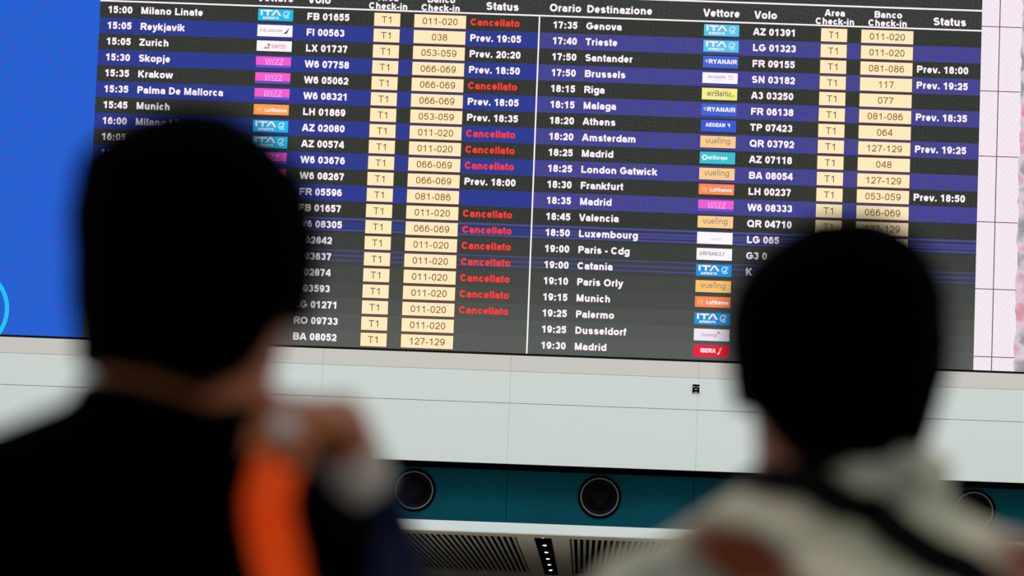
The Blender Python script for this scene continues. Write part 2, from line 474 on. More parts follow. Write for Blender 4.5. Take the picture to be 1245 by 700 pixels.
    if ch in 'Ww':
        T_ = 716 if ch == 'W' else 530
        return [O((l0+h*0.8, T_), (A*0.28, 0)), O((A*0.28+8, 0), (A/2, T_)), O((A/2, T_), (A*0.72-8, 0)), O((A*0.72, 0), (A-r0-h*0.8, T_))]
    if ch in 'Xx':
        T_ = 716 if ch == 'X' else 530
        return [O((l0+h, 0), (A-r0-h, T_)), O((l0+h, T_), (A-r0-h, 0))]
    if ch == 'Y': return [O((A/2, 0), (A/2, 320)), O((l0+h, 716), (A/2, 290)), O((A-r0-h, 716), (A/2, 290))]
    if ch in 'Zz':
        q = t if ch == 'Z' else x
        return [O((l0+20, q), (A-r0-20, q)), O((r, q-10), (l, b+10)), O((l0+10, b), (A-r0-10, b))]
    if ch == 'a': return [(arc(c-8, x-110, rx, 110, 165, 0, 8)+[(r-8, x-120), (r-8, 130), (r+8, 0)], False),
                          (arc(c-12, (318+b)/2, rx+2, (318-b)/2, 55, 330, 14)+[(r-8, 175)], False), O((c, 300), (r, 330))]
    if ch in 'bpdq':
        sx = l if ch in 'bp' else r
        return [O((sx, 0 if ch in 'bd' else -200), (sx, 716 if ch in 'bd' else 530)), bowl(c, xm, rx, ry)]
    if ch == 'c': return [(arc(c, xm, rx, ry, 35, 325, 18), False)]
    if ch == 'e': return [(arc(c, xm, rx, ry, 4, 322, 20), False), O((l, 262), (r+h*0.7, 262))]
    if ch == 'f': return [([(140, 0), (140, 560)]+arc(250, 560, 110, t-560, 180, 85), False), O((14, 474), (300, 474))]
    if ch == 'g': return [bowl(c, xm, rx, ry), ([(r, 530), (r, 0)]+arc(c, -20, rx, 128, 0, -160, 10), False)]
    if ch in 'hn':
        return [O((l, 0), (l, 716 if ch == 'h' else 530)), ([(l, x-140)]+arc(c, x-170, rx, 170, 165, 0)+[(r, 0)], False)]
    if ch == 'i': return [O((139, 0), (139, 530)), O((139, 610), (139, 716))]
    if ch == 'j': return [([(150, 530), (150, -60)]+arc(60, -60, 90, 90, 0, -80, 5), False), O((150, 610), (150, 716))]
    if ch == 'k': return [O((l, 0), (l, 716)), O((l, 190), (r-5, 530)), O((l+120, 320), (r+10, 0))]
    if ch == 'l': return [O((139, 0), (139, 716))]
    if ch == 'm':
        q = (r-l)/4
        return [O((l, 0), (l, 530)), ([(l, x-120)]+arc(l+q, x-140, q, 140, 160, 0)+[(c, 0)], False), ([(c, x-140)]+arc(c+q, x-140, q, 140, 170, 0)+[(r, 0)], False)]
    if ch == 'o': return [bowl(c, xm, rx, ry)]
    if ch == 'r': return [O((l, 0), (l, 530)), ([(l, 330)]+arc(r+5, 330, r-l+5, x-330, 175, 80, 7), False)]
    if ch == 't': return [([(158, 690), (158, 170)]+arc(255, 160, 97, 160-b, 180, 290, 7), False), O((14, 474), (310, 474))]
    if ch == 'u': return [O((r, 0), (r, 530)), ([(l, 530), (l, 190)]+arc(c, 190, rx, 190-b, 180, 350), False)]
    if ch == 'y': return [O((l0+h*0.9, 530), (A/2-10, 30)), ([(A-r0-h*0.9, 530), (A/2+15, 20), (A/2-40, -110), (A/2-100, -150), (55, -150)], False)]
    return [O((c, 0), (c, 500))]
def sweep(pts, closed, w, V, Fc):
    P = [Vector(p) for p in pts]
    n = len(P); b = len(V)
    for i in range(n):
        d0 = (P[i]-P[i-1]) if (i or closed) else (P[1]-P[0])
        d1 = (P[(i+1) % n]-P[i]) if (i < n-1 or closed) else (P[i]-P[i-1])
        d0 = d0.normalized() if d0.length > 1e-6 else d1.normalized(); d1 = d1.normalized() if d1.length > 1e-6 else d0
        n0, n1 = Vector((-d0.y, d0.x)), Vector((-d1.y, d1.x))
        mi_ = n0+n1; mi_ = mi_.normalized() if mi_.length > 1e-3 else n0
        k = w/2/max(0.6, mi_.dot(n0))
        V.append(tuple(P[i]+mi_*k)); V.append(tuple(P[i]-mi_*k))
    for i in range(n if closed else n-1):
        j = (i+1) % n
        Fc.append((b+2*i, b+2*i+1, b+2*j+1, b+2*j))
GLY = {}
for bold, wd in ((True, 166), (False, 100)):
    for ch in ADV:
        if ch == ' ': continue
        V_, F_ = [], []
        for pts_, cl_ in strokes(ch, wd): sweep(pts_, cl_, wd, V_, F_)
        GLY[(bold, ch)] = ([(p/1000, q/1000) for p, q in V_], F_)

def text_width(s, em, track=0.0):
    return sum(ADV[c]/1000*em+track for c in s)-track

class Flat:
    """flat lettering and patches in the plane of the LED wall (depth y), several materials"""
    def __init__(self): self.v = []; self.f = []; self.mi = []; self.mats = []
    def m(self, mat):
        if mat not in self.mats: self.mats.append(mat)
        return self.mats.index(mat)
    def poly(self, pts, y, mat):
        b = len(self.v); self.v += [(x, y, z) for x, z in pts]
        self.f.append(tuple(range(b, b+len(pts)))); self.mi.append(self.m(mat))
        return self
    def rect(self, x0, x1, z0, z1, y, mat):
        return self.poly([(x0, z0), (x1, z0), (x1, z1), (x0, z1)], y, mat)
    def disc(self, x, z, rx, rz, y, mat, n=20):
        return self.poly([(x+rx*math.cos(2*math.pi*k/n), z+rz*math.sin(2*math.pi*k/n)) for k in range(n)], y, mat)
    def ring(self, x, z, r0, r1, y, mat, a0=0.0, a1=2*math.pi, n=24):
        for k in range(n):
            a, b = a0+(a1-a0)*k/n, a0+(a1-a0)*(k+1)/n
            self.poly([(x+r0*math.cos(a), z+r0*math.sin(a)), (x+r1*math.cos(a), z+r1*math.sin(a)),
                       (x+r1*math.cos(b), z+r1*math.sin(b)), (x+r0*math.cos(b), z+r0*math.sin(b))], y, mat)
        return self
    def text(self, s, x, z, em, y, mat, bold=True, align='L', track=0.0, width=None, slant=0.0, vs=1.0):
        w = text_width(s, em, track)
        kx = 1.0 if width is None else width/w
        if align == 'C': x -= w*kx/2
        pen = 0.0
        mi = self.m(mat)
        for ch in s:
            a = ADV[ch]/1000*em
            if ch != ' ':
                vs_, fs = GLY[(bold, ch)]
                b = len(self.v)
                for px, pz in vs_:
                    zz = pz*em*vs
                    self.v.append((x+(pen+px*em)*kx+zz*slant, y, z+zz))
                for q in fs:
                    self.f.append(tuple(b+i for i in q)); self.mi.append(mi)
            pen += a+track
        return self
    def build(self, name, parent=None):
        me = bpy.data.meshes.new(name)
        me.from_pydata(self.v, [], self.f)
        o = link(name, me, parent, self.mats)
        for p, i in zip(me.polygons, self.mi): p.material_index = i
        return o

# ------------------------------------------------------------------ the LED departure wall
E = {}
E['white'] = emat('led_white', (255, 244, 252), 1.0)
E['red'] = emat('led_red', (255, 62, 55), 1.0)
E['cream'] = emat('led_cream', (255, 236, 190), 1.0)
E['cell_frame'] = emat('led_cell_frame', (112, 66, 58), 1.0)
E['brown'] = emat('led_brown', (146, 80, 34), 1.0)
E['dark_top'] = led_mat('led_dark', (50, 55, 48), (55, 58, 53), (60, 62, 58), 0.04, 0.05, 0.6)
E['header'] = led_mat('led_header', (56, 60, 56), (60, 63, 60), (66, 68, 64), 0.05, 0.06, 0.5)
E['blueL'] = led_mat('led_blue_left', (48, 66, 128), (46, 62, 146), (58, 58, 158), 0.045, 0.06, 0.9)
E['blueR'] = led_mat('led_blue_right', (72, 80, 112), (72, 72, 140), (72, 60, 182), 0.066, 0.085, 0.75, 0.6)
E['blueline'] = emat('led_blue_line', (76, 78, 160), 1.0)
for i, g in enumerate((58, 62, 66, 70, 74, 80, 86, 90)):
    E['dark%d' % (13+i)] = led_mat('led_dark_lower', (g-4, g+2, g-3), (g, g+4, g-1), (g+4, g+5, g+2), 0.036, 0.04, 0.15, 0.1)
E['advert'] = led_mat('led_advert_blue', (14, 116, 212), (30, 92, 208), (78, 84, 208), 0.05, 0.05, 0.72, 0.25, 'AUTO')
E['cyan_ring'] = emat('led_cyan', (40, 196, 246), 1.0)
E['map'] = led_mat('led_map_pale', (240, 229, 239), (244, 232, 241), (247, 236, 243), 0.05, 0.05, 0.1, 0.3)
E['map_line'] = emat('led_map_line', (128, 88, 108), 1.0)
E['terrain'] = led_mat('led_map_terrain', (150, 150, 162), (222, 206, 216), (216, 150, 170), 0.33, 0.41, 0.5, 1.2)
for n, c in (('cyan', (30, 190, 240)), ('cyanR', (90, 200, 238)), ('blueita', (35, 150, 225)), ('pink', (243, 96, 208)), ('pinklt', (255, 160, 236)), ('purple', (104, 84, 196)),
             ('orange', (255, 160, 84)), ('orangeR', (255, 140, 90)), ('tile_white', (255, 248, 254)), ('vue', (255, 206, 140)), ('vue2', (255, 196, 110)), ('grey', (140, 132, 132)),
             ('darkgrey', (72, 72, 92)), ('ryan', (70, 104, 216)), ('aegean', (62, 92, 214)), ('yellow', (248, 240, 150)), ('lime', (236, 240, 90)),
             ('swissred', (206, 92, 104)), ('iceblue', (60, 64, 140)), ('iberia', (238, 36, 66)), ('gold', (255, 190, 90)), ('turq', (60, 196, 214)), ('eurow', (240, 232, 244)),
             ('paleblue', (180, 176, 208)), ('faint', (226, 218, 226))):
    E[n] = emat('led_'+n, c)

scr = tag(empty('departure_board', (0, 0, 0)), 'huge wall-mounted LED flight departure board with dark and blue rows of white text', 'screen')
bm = bmesh.new(); box(bm, SX0-0.02, SX1+0.02, 0.002, 0.027, 4.0752, SZ1+0.02)
bm_obj('bezel', bm, M['bezel'], scr)
TX0, TX1, TDIV = -4.175, 3.076, -0.552
ROW, TOP = 0.13228, 6.876
Y0, Y1, Y2, Y3, Y4 = -0.004, -0.006, -0.008, -0.010, -0.012
def slab(x0, x1, z0, z1, y, mat, name, parent):
    bm = bmesh.new(); box(bm, x0, x1, y, 0.0019, z0, z1)
    return bm_obj(name, bm, mat, parent)
# blue advert with a cyan ring
adv = slab(SX0, TX0, SZ0, SZ1, Y0, E['advert'], 'advert_panel', scr)
Flat().ring(-5.145, 4.29, 0.318, 0.352, Y1, E['cyan_ring'], n=72).build('glowing_ring', adv)
# heading panel
hd = slab(TX0, TX1, TOP, SZ1, Y0, E['header'], 'heading_panel', scr)
Flat().rect(TX0, TX1, TOP+0.002, TOP+0.014, Y2, E['white']).build('heading_rule', hd)
Flat().rect(TX0, TX1, 7.044, 7.057, Y2, E['white']).build('heading_rule', hd)
for (ox, ot) in ((-3.672, 0), (0.0, 1)):
    dx = ox
    Flat().text('Orario', -0.473+dx, 6.923, 0.088, Y2, E['white']).build('column_heading', hd)
    Flat().text('Destinazione', -0.168+dx, 6.923, 0.088, Y2, E['white']).build('column_heading', hd)
    Flat().text('Vettore', 0.790+dx, 6.925, 0.088, Y2, E['white']).build('column_heading', hd)
    Flat().text('Volo', 1.209+dx, 6.922, 0.088, Y2, E['white']).build('column_heading', hd)
    Flat().text('Area', 1.870+dx, 6.963, 0.0765, Y2, E['white'], align='C').text('Check-in', 1.873+dx, 6.893, 0.0765, Y2, E['white'], align='C').build('column_heading', hd)
    Flat().text('Banco', 2.307+dx, 6.963, 0.0765, Y2, E['white'], align='C').text('Check-in', 2.305+dx, 6.893, 0.0765, Y2, E['white'], align='C').build('column_heading', hd)
    Flat().text('Status', 2.812+dx, 6.917, 0.09, Y2, E['white'], align='C').build('column_heading', hd)

def ita(F, x, z, w, h, bgm):
    F.rect(x, x+w, z, z+h, Y2, bgm)
    F.rect(x+0.020, x+0.036, z+0.043, z+0.088, Y3, E['white'])
    F.rect(x+0.044, x+0.118, z+0.076, z+0.088, Y3, E['white']).rect(x+0.071, x+0.087, z+0.043, z+0.088, Y3, E['white'])
    F.poly([(x+0.108, z+0.043), (x+0.124, z+0.043), (x+0.150, z+0.080), (x+0.172, z+0.043), (x+0.190, z+0.043), (x+0.158, z+0.088), (x+0.140, z+0.088)], Y3, E['white'])
    F.rect(x+0.150, x+0.166, z+0.046, z+0.056, Y3, E['swissred'])
    F.text('AIRWAYS', x+0.105, z+0.013, 0.026, Y3, E['white'], align='C', width=0.135)
    F.ring(x+0.236, z+0.052, 0.024, 0.029, Y3, E['tile_white'], 0.5, 5.6)
    F.ring(x+0.236, z+0.052, 0.008, 0.015, Y3, E['tile_white'], 3.4, 7.4)
def logo(kind, x, z, parent, right):
    """carrier tile, left/bottom corner at x, z"""
    w, h = 0.288, 0.096
    F = Flat()
    if kind == 'ita': ita(F, x, z, w, h, E['cyanR'] if right == 1 else (E['blueita'] if right == 2 else E['cyan']))
    elif kind == 'ice':
        F.rect(x, x+w, z, z+h, Y2, E['tile_white'])
        F.text('ICELANDAIR', x+0.02, z+0.038, 0.032, Y3, E['grey'], bold=False, width=0.185)
        F.poly([(x+0.213, z+0.026), (x+0.243, z+0.026), (x+0.262, z+0.072), (x+0.256, z+0.070), (x+0.236, z+0.044)], Y3, E['iceblue'])
    elif kind == 'swiss':
        F.rect(x, x+w, z+0.01, z+h, Y2, E['tile_white'])
        F.poly([(x+0.058, z+0.030), (x+0.100, z+0.030), (x+0.110, z+0.074), (x+0.090, z+0.070)], Y3, E['swissred'])
        F.rect(x+0.081, x+0.091, z+0.036, z+0.062, Y4, E['tile_white']).rect(x+0.074, x+0.098, z+0.045, z+0.053, Y4, E['tile_white'])
        F.text('SWISS', x+0.118, z+0.034, 0.046, Y3, E['swissred'], bold=False, width=0.122)
    elif kind == 'wizz':
        F.rect(x, x+w, z+0.026, z+h, Y2, E['pink']).rect(x, x+w, z+0.005, z+0.026, Y2, E['purple'])
        F.text('W!ZZ', x+0.072, z+0.028, 0.070, Y3, E['pinklt'], width=0.15, slant=0.12)
        F.text('WZZ', x+0.088, z+0.036, 0.050, Y4, E['pink'], bold=False, width=0.115, slant=0.12)
    elif kind == 'luft':
        F.rect(x, x+w, z+0.01, z+h, Y2, E['orangeR'] if right else E['orange'])
        F.ring(x+0.044, z+0.053, 0.017, 0.021, Y3, E['vue']).poly([(x+0.026, z+0.050), (x+0.062, z+0.056), (x+0.062, z+0.060), (x+0.040, z+0.056)], Y3, E['tile_white'])
        F.text('Lufthansa', x+0.090, z+0.035, 0.044, Y3, E['tile_white'], width=0.182)
    elif kind == 'ryan':
        F.rect(x, x+w, z, z+h, Y2, E['ryan'])
        F.poly([(x+0.012, z+0.060), (x+0.038, z+0.072), (x+0.040, z+0.050), (x+0.030, z+0.036)], Y3, E['paleblue'])
        F.text('RYANAIR', x+0.044, z+0.034, 0.050, Y3, E['tile_white'], width=0.235)
    elif kind == 'brus':
        F.rect(x, x+w, z+0.004, z+h-0.004, Y2, E['tile_white'])
        F.text('brussels', x+0.048, z+0.044, 0.040, Y3, E['paleblue'], width=0.142).text('airlines', x+0.098, z+0.022, 0.026, Y3, E['faint'], bold=False)
        for i in range(3):
            for j in range(3): F.disc(x+0.216+i*0.014, z+0.040+j*0.014, 0.0045, 0.0045, Y3, E['swissred'] if j == 2 else E['paleblue'], 8)
    elif kind == 'balt':
        F.rect(x, x+w, z, z+h, Y2, E['yellow']).rect(x+0.205, x+w-0.012, z+0.008, z+0.05, Y3, E['lime'])
        F.text('airBaltic', x+0.040, z+0.030, 0.060, Y4, E['darkgrey'], bold=False, width=0.205).disc(x+0.252, z+0.034, 0.006, 0.006, Y4, E['swissred'], 8)
    elif kind == 'aeg':
        F.rect(x, x+w, z, z+h, Y2, E['aegean'])
        F.text('AEGEAN', x+0.038, z+0.040, 0.044, Y3, E['tile_white'], width=0.162)
        F.poly([(x+0.214, z+0.066), (x+0.236, z+0.070), (x+0.240, z+0.052), (x+0.228, z+0.036), (x+0.229, z+0.054)], Y3, E['tile_white'])
    elif kind == 'vue':
        F.rect(x, x+w, z, z+h, Y2, E['vue2'] if right == 2 else E['vue'])
        F.text('vueling', x+0.040, z+0.034, 0.066, Y3, E['grey'], bold=False, width=0.205)
        F.disc(x+0.155, z+0.080, 0.005, 0.005, Y3, E['grey'], 8)
    elif kind == 'europa':
        F.rect(x, x+w, z, z+h, Y2, E['turq'])
        F.ring(x+0.040, z+0.05, 0.012, 0.022, Y3, E['tile_white']).text('airEuropa', x+0.066, z+0.036, 0.042, Y3, E['tile_white'], width=0.16)
    elif kind == 'lux':
        F.rect(x, x+w, z, z+h, Y2, E['tile_white'])
        F.text('Luxair', x+0.112, z+0.030, 0.038, Y3, E['faint'], width=0.09)
    elif kind == 'af':
        F.rect(x, x+w, z, z+h, Y2, E['tile_white'])
        F.text('AIRFRANCE', x+0.022, z+0.036, 0.044, Y3, E['darkgrey'], bold=False, width=0.182)
        F.poly([(x+0.208, z+0.034), (x+0.214, z+0.034), (x+0.230, z+0.068), (x+0.222, z+0.068)], Y3, E['swissred'])
    elif kind == 'eurow':
        F.rect(x, x+w, z, z+h, Y2, E['eurow'])
        F.text('Eurowings', x+0.062, z+0.036, 0.036, Y3, E['grey'], bold=False, width=0.128).disc(x+0.200, z+0.068, 0.009, 0.009, Y3, E['grey'], 8)
    elif kind == 'iberia':
        F.rect(x, x+w, z, z+h, Y2, E['iberia'])
        F.text('IBERIA', x+0.056, z+0.036, 0.046, Y3, E['tile_white'], width=0.125)
        F.poly([(x+0.190, z+0.022), (x+0.210, z+0.024), (x+0.220, z+0.052), (x+0.208, z+0.042)], Y3, E['tile_white'])
        F.poly([(x+0.206, z+0.048), (x+0.222, z+0.056), (x+0.232, z+0.082), (x+0.216, z+0.072)], Y3, E['gold'])
    return F.build('carrier_logo', parent)

CAN = 'Cancellato'
LEFT = [('15:00', 'Milano Linate', 'ita', 'FB 01655', '011-020', CAN), ('15:05', 'Reykjavik', 'ice', 'FI 00563', '038', 'Prev. 19:05'),
 ('15:05', 'Zurich', 'swiss', 'LX 01737', '053-059', 'Prev. 20:20'), ('15:30', 'Skopje', 'wizz', 'W6 07758', '066-069', 'Prev. 18:50'),
 ('15:35', 'Krakow', 'wizz', 'W6 05062', '066-069', CAN), ('15:35', 'Palma De Mallorca', 'wizz', 'W6 08321', '066-069', 'Prev. 18:05'),
 ('15:45', 'Munich', 'luft', 'LH 01869', '053-059', 'Prev. 18:35'), ('16:00', 'Milano Linate', 'ita', 'AZ 02080', '011-020', CAN),
 ('16:05', 'Z', 'ita', 'AZ 00574', '011-020', CAN), ('16', None, 'wizz', 'W6 03676', '066-069', CAN),
 (None, None, 'wizz', 'W6 08267', '066-069', 'Prev. 18:00'), (None, None, None, 'FR 05596', '081-086', None),
 (None, None, None, 'FB 01657', '011-020', CAN), (None, None, None, 'W6 08305', '066-069', CAN), (None, None, None, '   02842', '011-020', CAN),
 (None, None, None, '   03637', '011-020', CAN), (None, None, None, '   02874', '011-020', CAN), (None, None, None, '   03593', '011-020', CAN),
 (None, None, None, 'LG 01271', '011-020', CAN), (None, None, None, 'RO 09733', '011-020', None), (None, None, None, 'BA 08052', '127-129', None)]
RIGHT = [('17:35', 'Genova', 'ita', 'AZ 01391', '011-020', None), ('17:40', 'Trieste', 'ita', 'LG 01323', '011-020', None),
 ('17:50', 'Santander', 'ryan', 'FR 09155', '081-086', 'Prev. 18:00'), ('17:50', 'Brussels', 'brus', 'SN 03182', '117', 'Prev. 19:25'),
 ('18:15', 'Riga', 'balt', 'A3 03250', '077', None), ('18:15', 'Malaga', 'ryan', 'FR 06138', '081-086', 'Prev. 18:35'),
 ('18:20', 'Athens', 'aeg', 'TP 07423', '064', None), ('18:20', 'Amsterdam', 'vue', 'QR 03792', '127-129', 'Prev. 19:25'),
 ('18:25', 'Madrid', 'europa', 'AZ 07118', '048', None), ('18:25', 'London Gatwick', 'vue', 'BA 08054', '127-129', None),
 ('18:30', 'Frankfurt', 'luft', 'LH 00237', '053-059', 'Prev. 18:50'), ('18:35', 'Madrid', 'wizz', 'W6 08333', '066-069', None),
 ('18:45', 'Valencia', 'vue', 'QR 04710', '127-129', None), ('18:50', 'Luxembourg', 'lux', 'LG 065', '', None),
 ('19:00', 'Paris - Cdg', 'af', 'G3 0', None, None), ('19:00', 'Catania', 'ita', 'K', None, None), ('19:10', 'Paris Orly', 'vue', None, None, None),
 ('19:15', 'Munich', 'luft', None, None, None), ('19:25', 'Palermo', 'ita', None, None, None), ('19:25', 'Dusseldorf', 'eurow', None, None, None),
 ('19:30', 'Madrid', 'iberia', None, None, None)]
EM = 0.0808
for side, rows in ((0, LEFT), (1, RIGHT)):
    dx = 0.0 if side else -3.670
    x0, x1 = ((TDIV+0.0056, TX1) if side else (TX0, TDIV-0.0056))
    for i, (tm, dest, lg, num, desk, st) in enumerate(rows):
        zt = TOP-ROW*i; zb = zt-ROW
        if i == 20: zb = SZ0
        bl = zt-0.0925
        bm = bmesh.new()
        blue = E['blueR'] if side else E['blueL']
        if i % 2 == 1 and i <= 11:
            box(bm, x0, x1, Y0, 0.0019, zb, zt); mats = [blue]
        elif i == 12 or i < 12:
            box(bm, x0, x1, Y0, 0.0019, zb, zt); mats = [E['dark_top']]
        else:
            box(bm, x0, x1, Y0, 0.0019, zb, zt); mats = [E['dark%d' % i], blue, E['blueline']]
            lines = {13: ((0.006, 0.022, 2), (0.040, 0.062, 1), (0.066, 0.086, 1), (0.098, 0.112, 2)), 15: ((0.006, 0.013, 2), (0.046, 0.056, 2), (0.086, 0.095, 2))}.get(i, ())
            for a, b, mi in lines:
                box(bm, x0, x1, Y0-0.0008, Y0-0.0001, zt-b, zt-a, mi)
        what = ' '.join(str(q) for q in (tm, dest) if q)
        row = bm_obj('flight_row', bm, mats, scr)
        if what and tm and len(tm) > 2 and dest and len(dest) > 2: row['label'] = 'flight row %s' % what
        if tm: Flat().text(tm, -0.441+dx, bl, EM, Y2, E['white']).build('departure_time', row)
        if dest: Flat().text(dest, -0.168+dx, bl, EM, Y2, E['white']).build('destination', row)
        if lg: logo(lg, 0.802+dx, zt-0.111, row, (2 if i > 14 else 1) if side else 0)
        if num: Flat().text(num, 1.203+dx, bl, EM, Y2, E['white']).build('flight_number', row)
        if desk is not None:
            dd = dx if side else -3.6725
            F = Flat(); za, zc = zt-0.124, zt-0.016
            F.rect(1.7575+dd, 1.9805+dd, za-0.006, zc+0.006, Y1, E['cell_frame']).rect(1.763+dd, 1.975+dd, za, zc, Y2, E['cream'])
            F.text('T1', 1.869+dd, za+0.027, 0.077, Y3, E['brown'], bold=False, align='C', track=0.004)
            F.build('check_in_area', row)
            F = Flat()
            F.rect(2.0875+dd, 2.5225+dd, za-0.006, zc+0.006, Y1, E['cell_frame']).rect(2.093+dd, 2.517+dd, za, zc, Y2, E['cream'])
            if desk: F.text(desk, 2.305+dd, za+0.027, 0.077, Y3, E['brown'], bold=False, align='C', track=0.002)
            F.build('check_in_desks', row)
        if st:
            o = Flat().text(st, 2.550+dx, bl, EM, Y2, E['red'] if st == CAN else E['white']).build('status', row)
            if st == CAN: o['label'] = 'red cancelled status'
slab(TDIV-0.0055, TDIV+0.0055, SZ0, TOP, Y1, E['white'], 'column_divider', scr)
# map panel at the right
mp = slab(TX1, SX1, SZ0, SZ1, Y0, [E['map']], 'map_panel', scr)
F = Flat()
for zc in (6.922, 6.387, 5.848, 5.307, 4.757, 4.204): F.rect(TX1, 3.404, zc-0.004, zc+0.004, Y1, E['map_line'])
F.rect(3.218, 3.227, SZ0, SZ1, Y1, E['map_line'])
F.build('map_grid', mp)
pts = []
rnd = random.Random(4)
Flat().poly([(3.404+rnd.uniform(-0.008, 0.012), SZ0+(SZ1-SZ0)*k/60) for k in range(61)]+[(SX1, SZ1), (SX1, SZ0)], Y1, E['terrain']).build('terrain', mp)

# ------------------------------------------------------------------ people
def cap(bm, a, b, ra, rb, seg=20):
    """tapered capsule between two joints"""
    tmp = bmesh.new()
    bmesh.ops.create_uvsphere(tmp, u_segments=seg, v_segments=seg//2, radius=ra)
    bmesh.ops.translate(tmp, verts=tmp.verts, vec=a)
    t2 = bmesh.new()
    bmesh.ops.create_uvsphere(t2, u_segments=seg, v_segments=seg//2, radius=rb)
    bmesh.ops.translate(t2, verts=t2.verts, vec=b)
    pts = [v.co.copy() for v in tmp.verts]+[v.co.copy() for v in t2.verts]
    tmp.free(); t2.free()
    h = bmesh.new()
    for p in pts: h.verts.new(p)
    r = bmesh.ops.convex_hull(h, input=h.verts)
    dead = [g for g in set(r['geom_interior']+r['geom_unused']) if isinstance(g, bmesh.types.BMVert) and g.is_valid]
    if dead: bmesh.ops.delete(h, geom=dead, context='VERTS')
    mp_ = {v: bm.verts.new(v.co) for v in h.verts}
    for f in h.faces:
        try: bm.faces.new([mp_[v] for v in f.verts])
        except ValueError: pass
    h.free()

def ell(bm, c, r, mat=None, seg=28):
    tmp = bmesh.new()
    bmesh.ops.create_uvsphere(tmp, u_segments=seg, v_segments=seg//2, radius=1)
    mtx = Matrix.Translation(c) @ (mat.to_4x4() if mat else Matrix.Identity(4)) @ Matrix.Diagonal((*r, 1))
    bmesh.ops.transform(tmp, matrix=mtx, verts=tmp.verts)
    mp_ = {v: bm.verts.new(v.co) for v in tmp.verts}
    for f in tmp.faces: bm.faces.new([mp_[v] for v in f.verts])
    tmp.free()

def fuse(name, bm, voxel, mat, parent, smooth_it=4, clip=None):
    """melts overlapping shapes into one continuous skin"""
    me = bpy.data.meshes.new('tmp'); bm.to_mesh(me); bm.free()
    o = bpy.data.objects.new('tmp', me); C.objects.link(o)
    md = o.modifiers.new('r', 'REMESH'); md.mode = 'VOXEL'; md.voxel_size = voxel; md.use_smooth_shade = True
    if smooth_it:
        sm = o.modifiers.new('s', 'SMOOTH'); sm.factor = 0.5; sm.iterations = smooth_it
    bpy.context.view_layer.update()
    ev = o.evaluated_get(bpy.context.evaluated_depsgraph_get())
    nm = bpy.data.meshes.new_from_object(ev)
    bpy.data.objects.remove(o); bpy.data.meshes.remove(me)
    nm.materials.clear()
    for p in nm.polygons: p.use_smooth = True
    if clip is not None:
        b2 = bmesh.new(); b2.from_mesh(nm)
        dead = [v for v in b2.verts if clip(v.co)]
        bmesh.ops.delete(b2, geom=dead, context='VERTS'); b2.to_mesh(nm); b2.free()
    nm.name = name
    return link(name, nm, parent, [mat])

def hand(bm, wrist, frame, curls, spread=1.0, side=1, thumb=None):
    """palm + five fingers; frame columns: across (towards the little finger), along, back-of-hand normal"""
    X, A, Nn = (Vector(frame.col[i]) for i in range(3))
    W = Vector(wrist)
    pk = []
    for k, off in enumerate((-0.030, -0.010, 0.011, 0.030)):
        base = W+A*(0.085-0.006*abs(k-1))+X*off*spread
        cap(bm, W+A*0.012+X*off*0.55, base, 0.0135, 0.0115, 14)
        pk.append(base)
    for k, (ln, r) in enumerate(((0.072, 0.0090), (0.080, 0.0092), (0.074, 0.0088), (0.058, 0.0078))):
        p = pk[k]; d = A.copy()
        for j, fr in enumerate((0.46, 0.31, 0.23)):
            ang = curls[k][j]
            d = (Matrix.Rotation(ang, 3, X) @ d) if True else d
            q = p+d*ln*fr
            cap(bm, p, q, r*(1-0.08*j), r*(1-0.08*(j+1)), 12)
            p = q
    # thumb leaves the side of the palm near its base
    p = W+A*0.022-X*0.026-Nn*0.004
    for d, ln, r in (thumb or (((-X*0.75+A*0.65-Nn*0.25), 0.040, 0.0125), ((-X*0.35+A*0.9-Nn*0.35), 0.032, 0.0105), ((A*0.95-X*0.1-Nn*0.4), 0.026, 0.0092))):
        q = p+d.normalized()*ln
        cap(bm, p, q, r, r*0.9, 12); p = q
    return pk

def head_prims(bm, T):
    """head shapes; T maps head space (face towards +y, skull centre at 0) to the body's space"""
    r3 = T.to_3x3()
    def e(c, r, rot=None):
        ell(bm, T @ Vector(c), r, r3 @ rot if rot else r3)
    def c(a, b, ra, rb): cap(bm, T @ Vector(a), T @ Vector(b), ra, rb, 14)
    e((0, -0.004, 0.012), (0.076, 0.097, 0.090))
    e((0, 0.030, -0.040), (0.061, 0.066, 0.078))
    e((0, 0.034, -0.082), (0.052, 0.052, 0.036))
    e((0, 0.076, -0.104), (0.022, 0.016, 0.016))
    e((0, 0.080, 0.030), (0.052, 0.016, 0.012))
    c((0, 0.096, 0.014), (0, 0.112, -0.026), 0.008, 0.011)
    for s in (-1, 1):
        e((0.011*s, 0.104, -0.030), (0.009, 0.010, 0.008))
        e((0.036*s, 0.066, -0.026), (0.024, 0.018, 0.020))
        e((0.0785*s, -0.008, -0.022), (0.011, 0.020, 0.033), Matrix.Rotation(0.3*s, 3, 'Z') @ Matrix.Rotation(-0.2, 3, 'X'))
        e((0.078*s, -0.004, -0.048), (0.008, 0.010, 0.012))
    e((0, 0.092, -0.060), (0.024, 0.011, 0.006))
    e((0, 0.090, -0.071), (0.021, 0.011, 0.007))

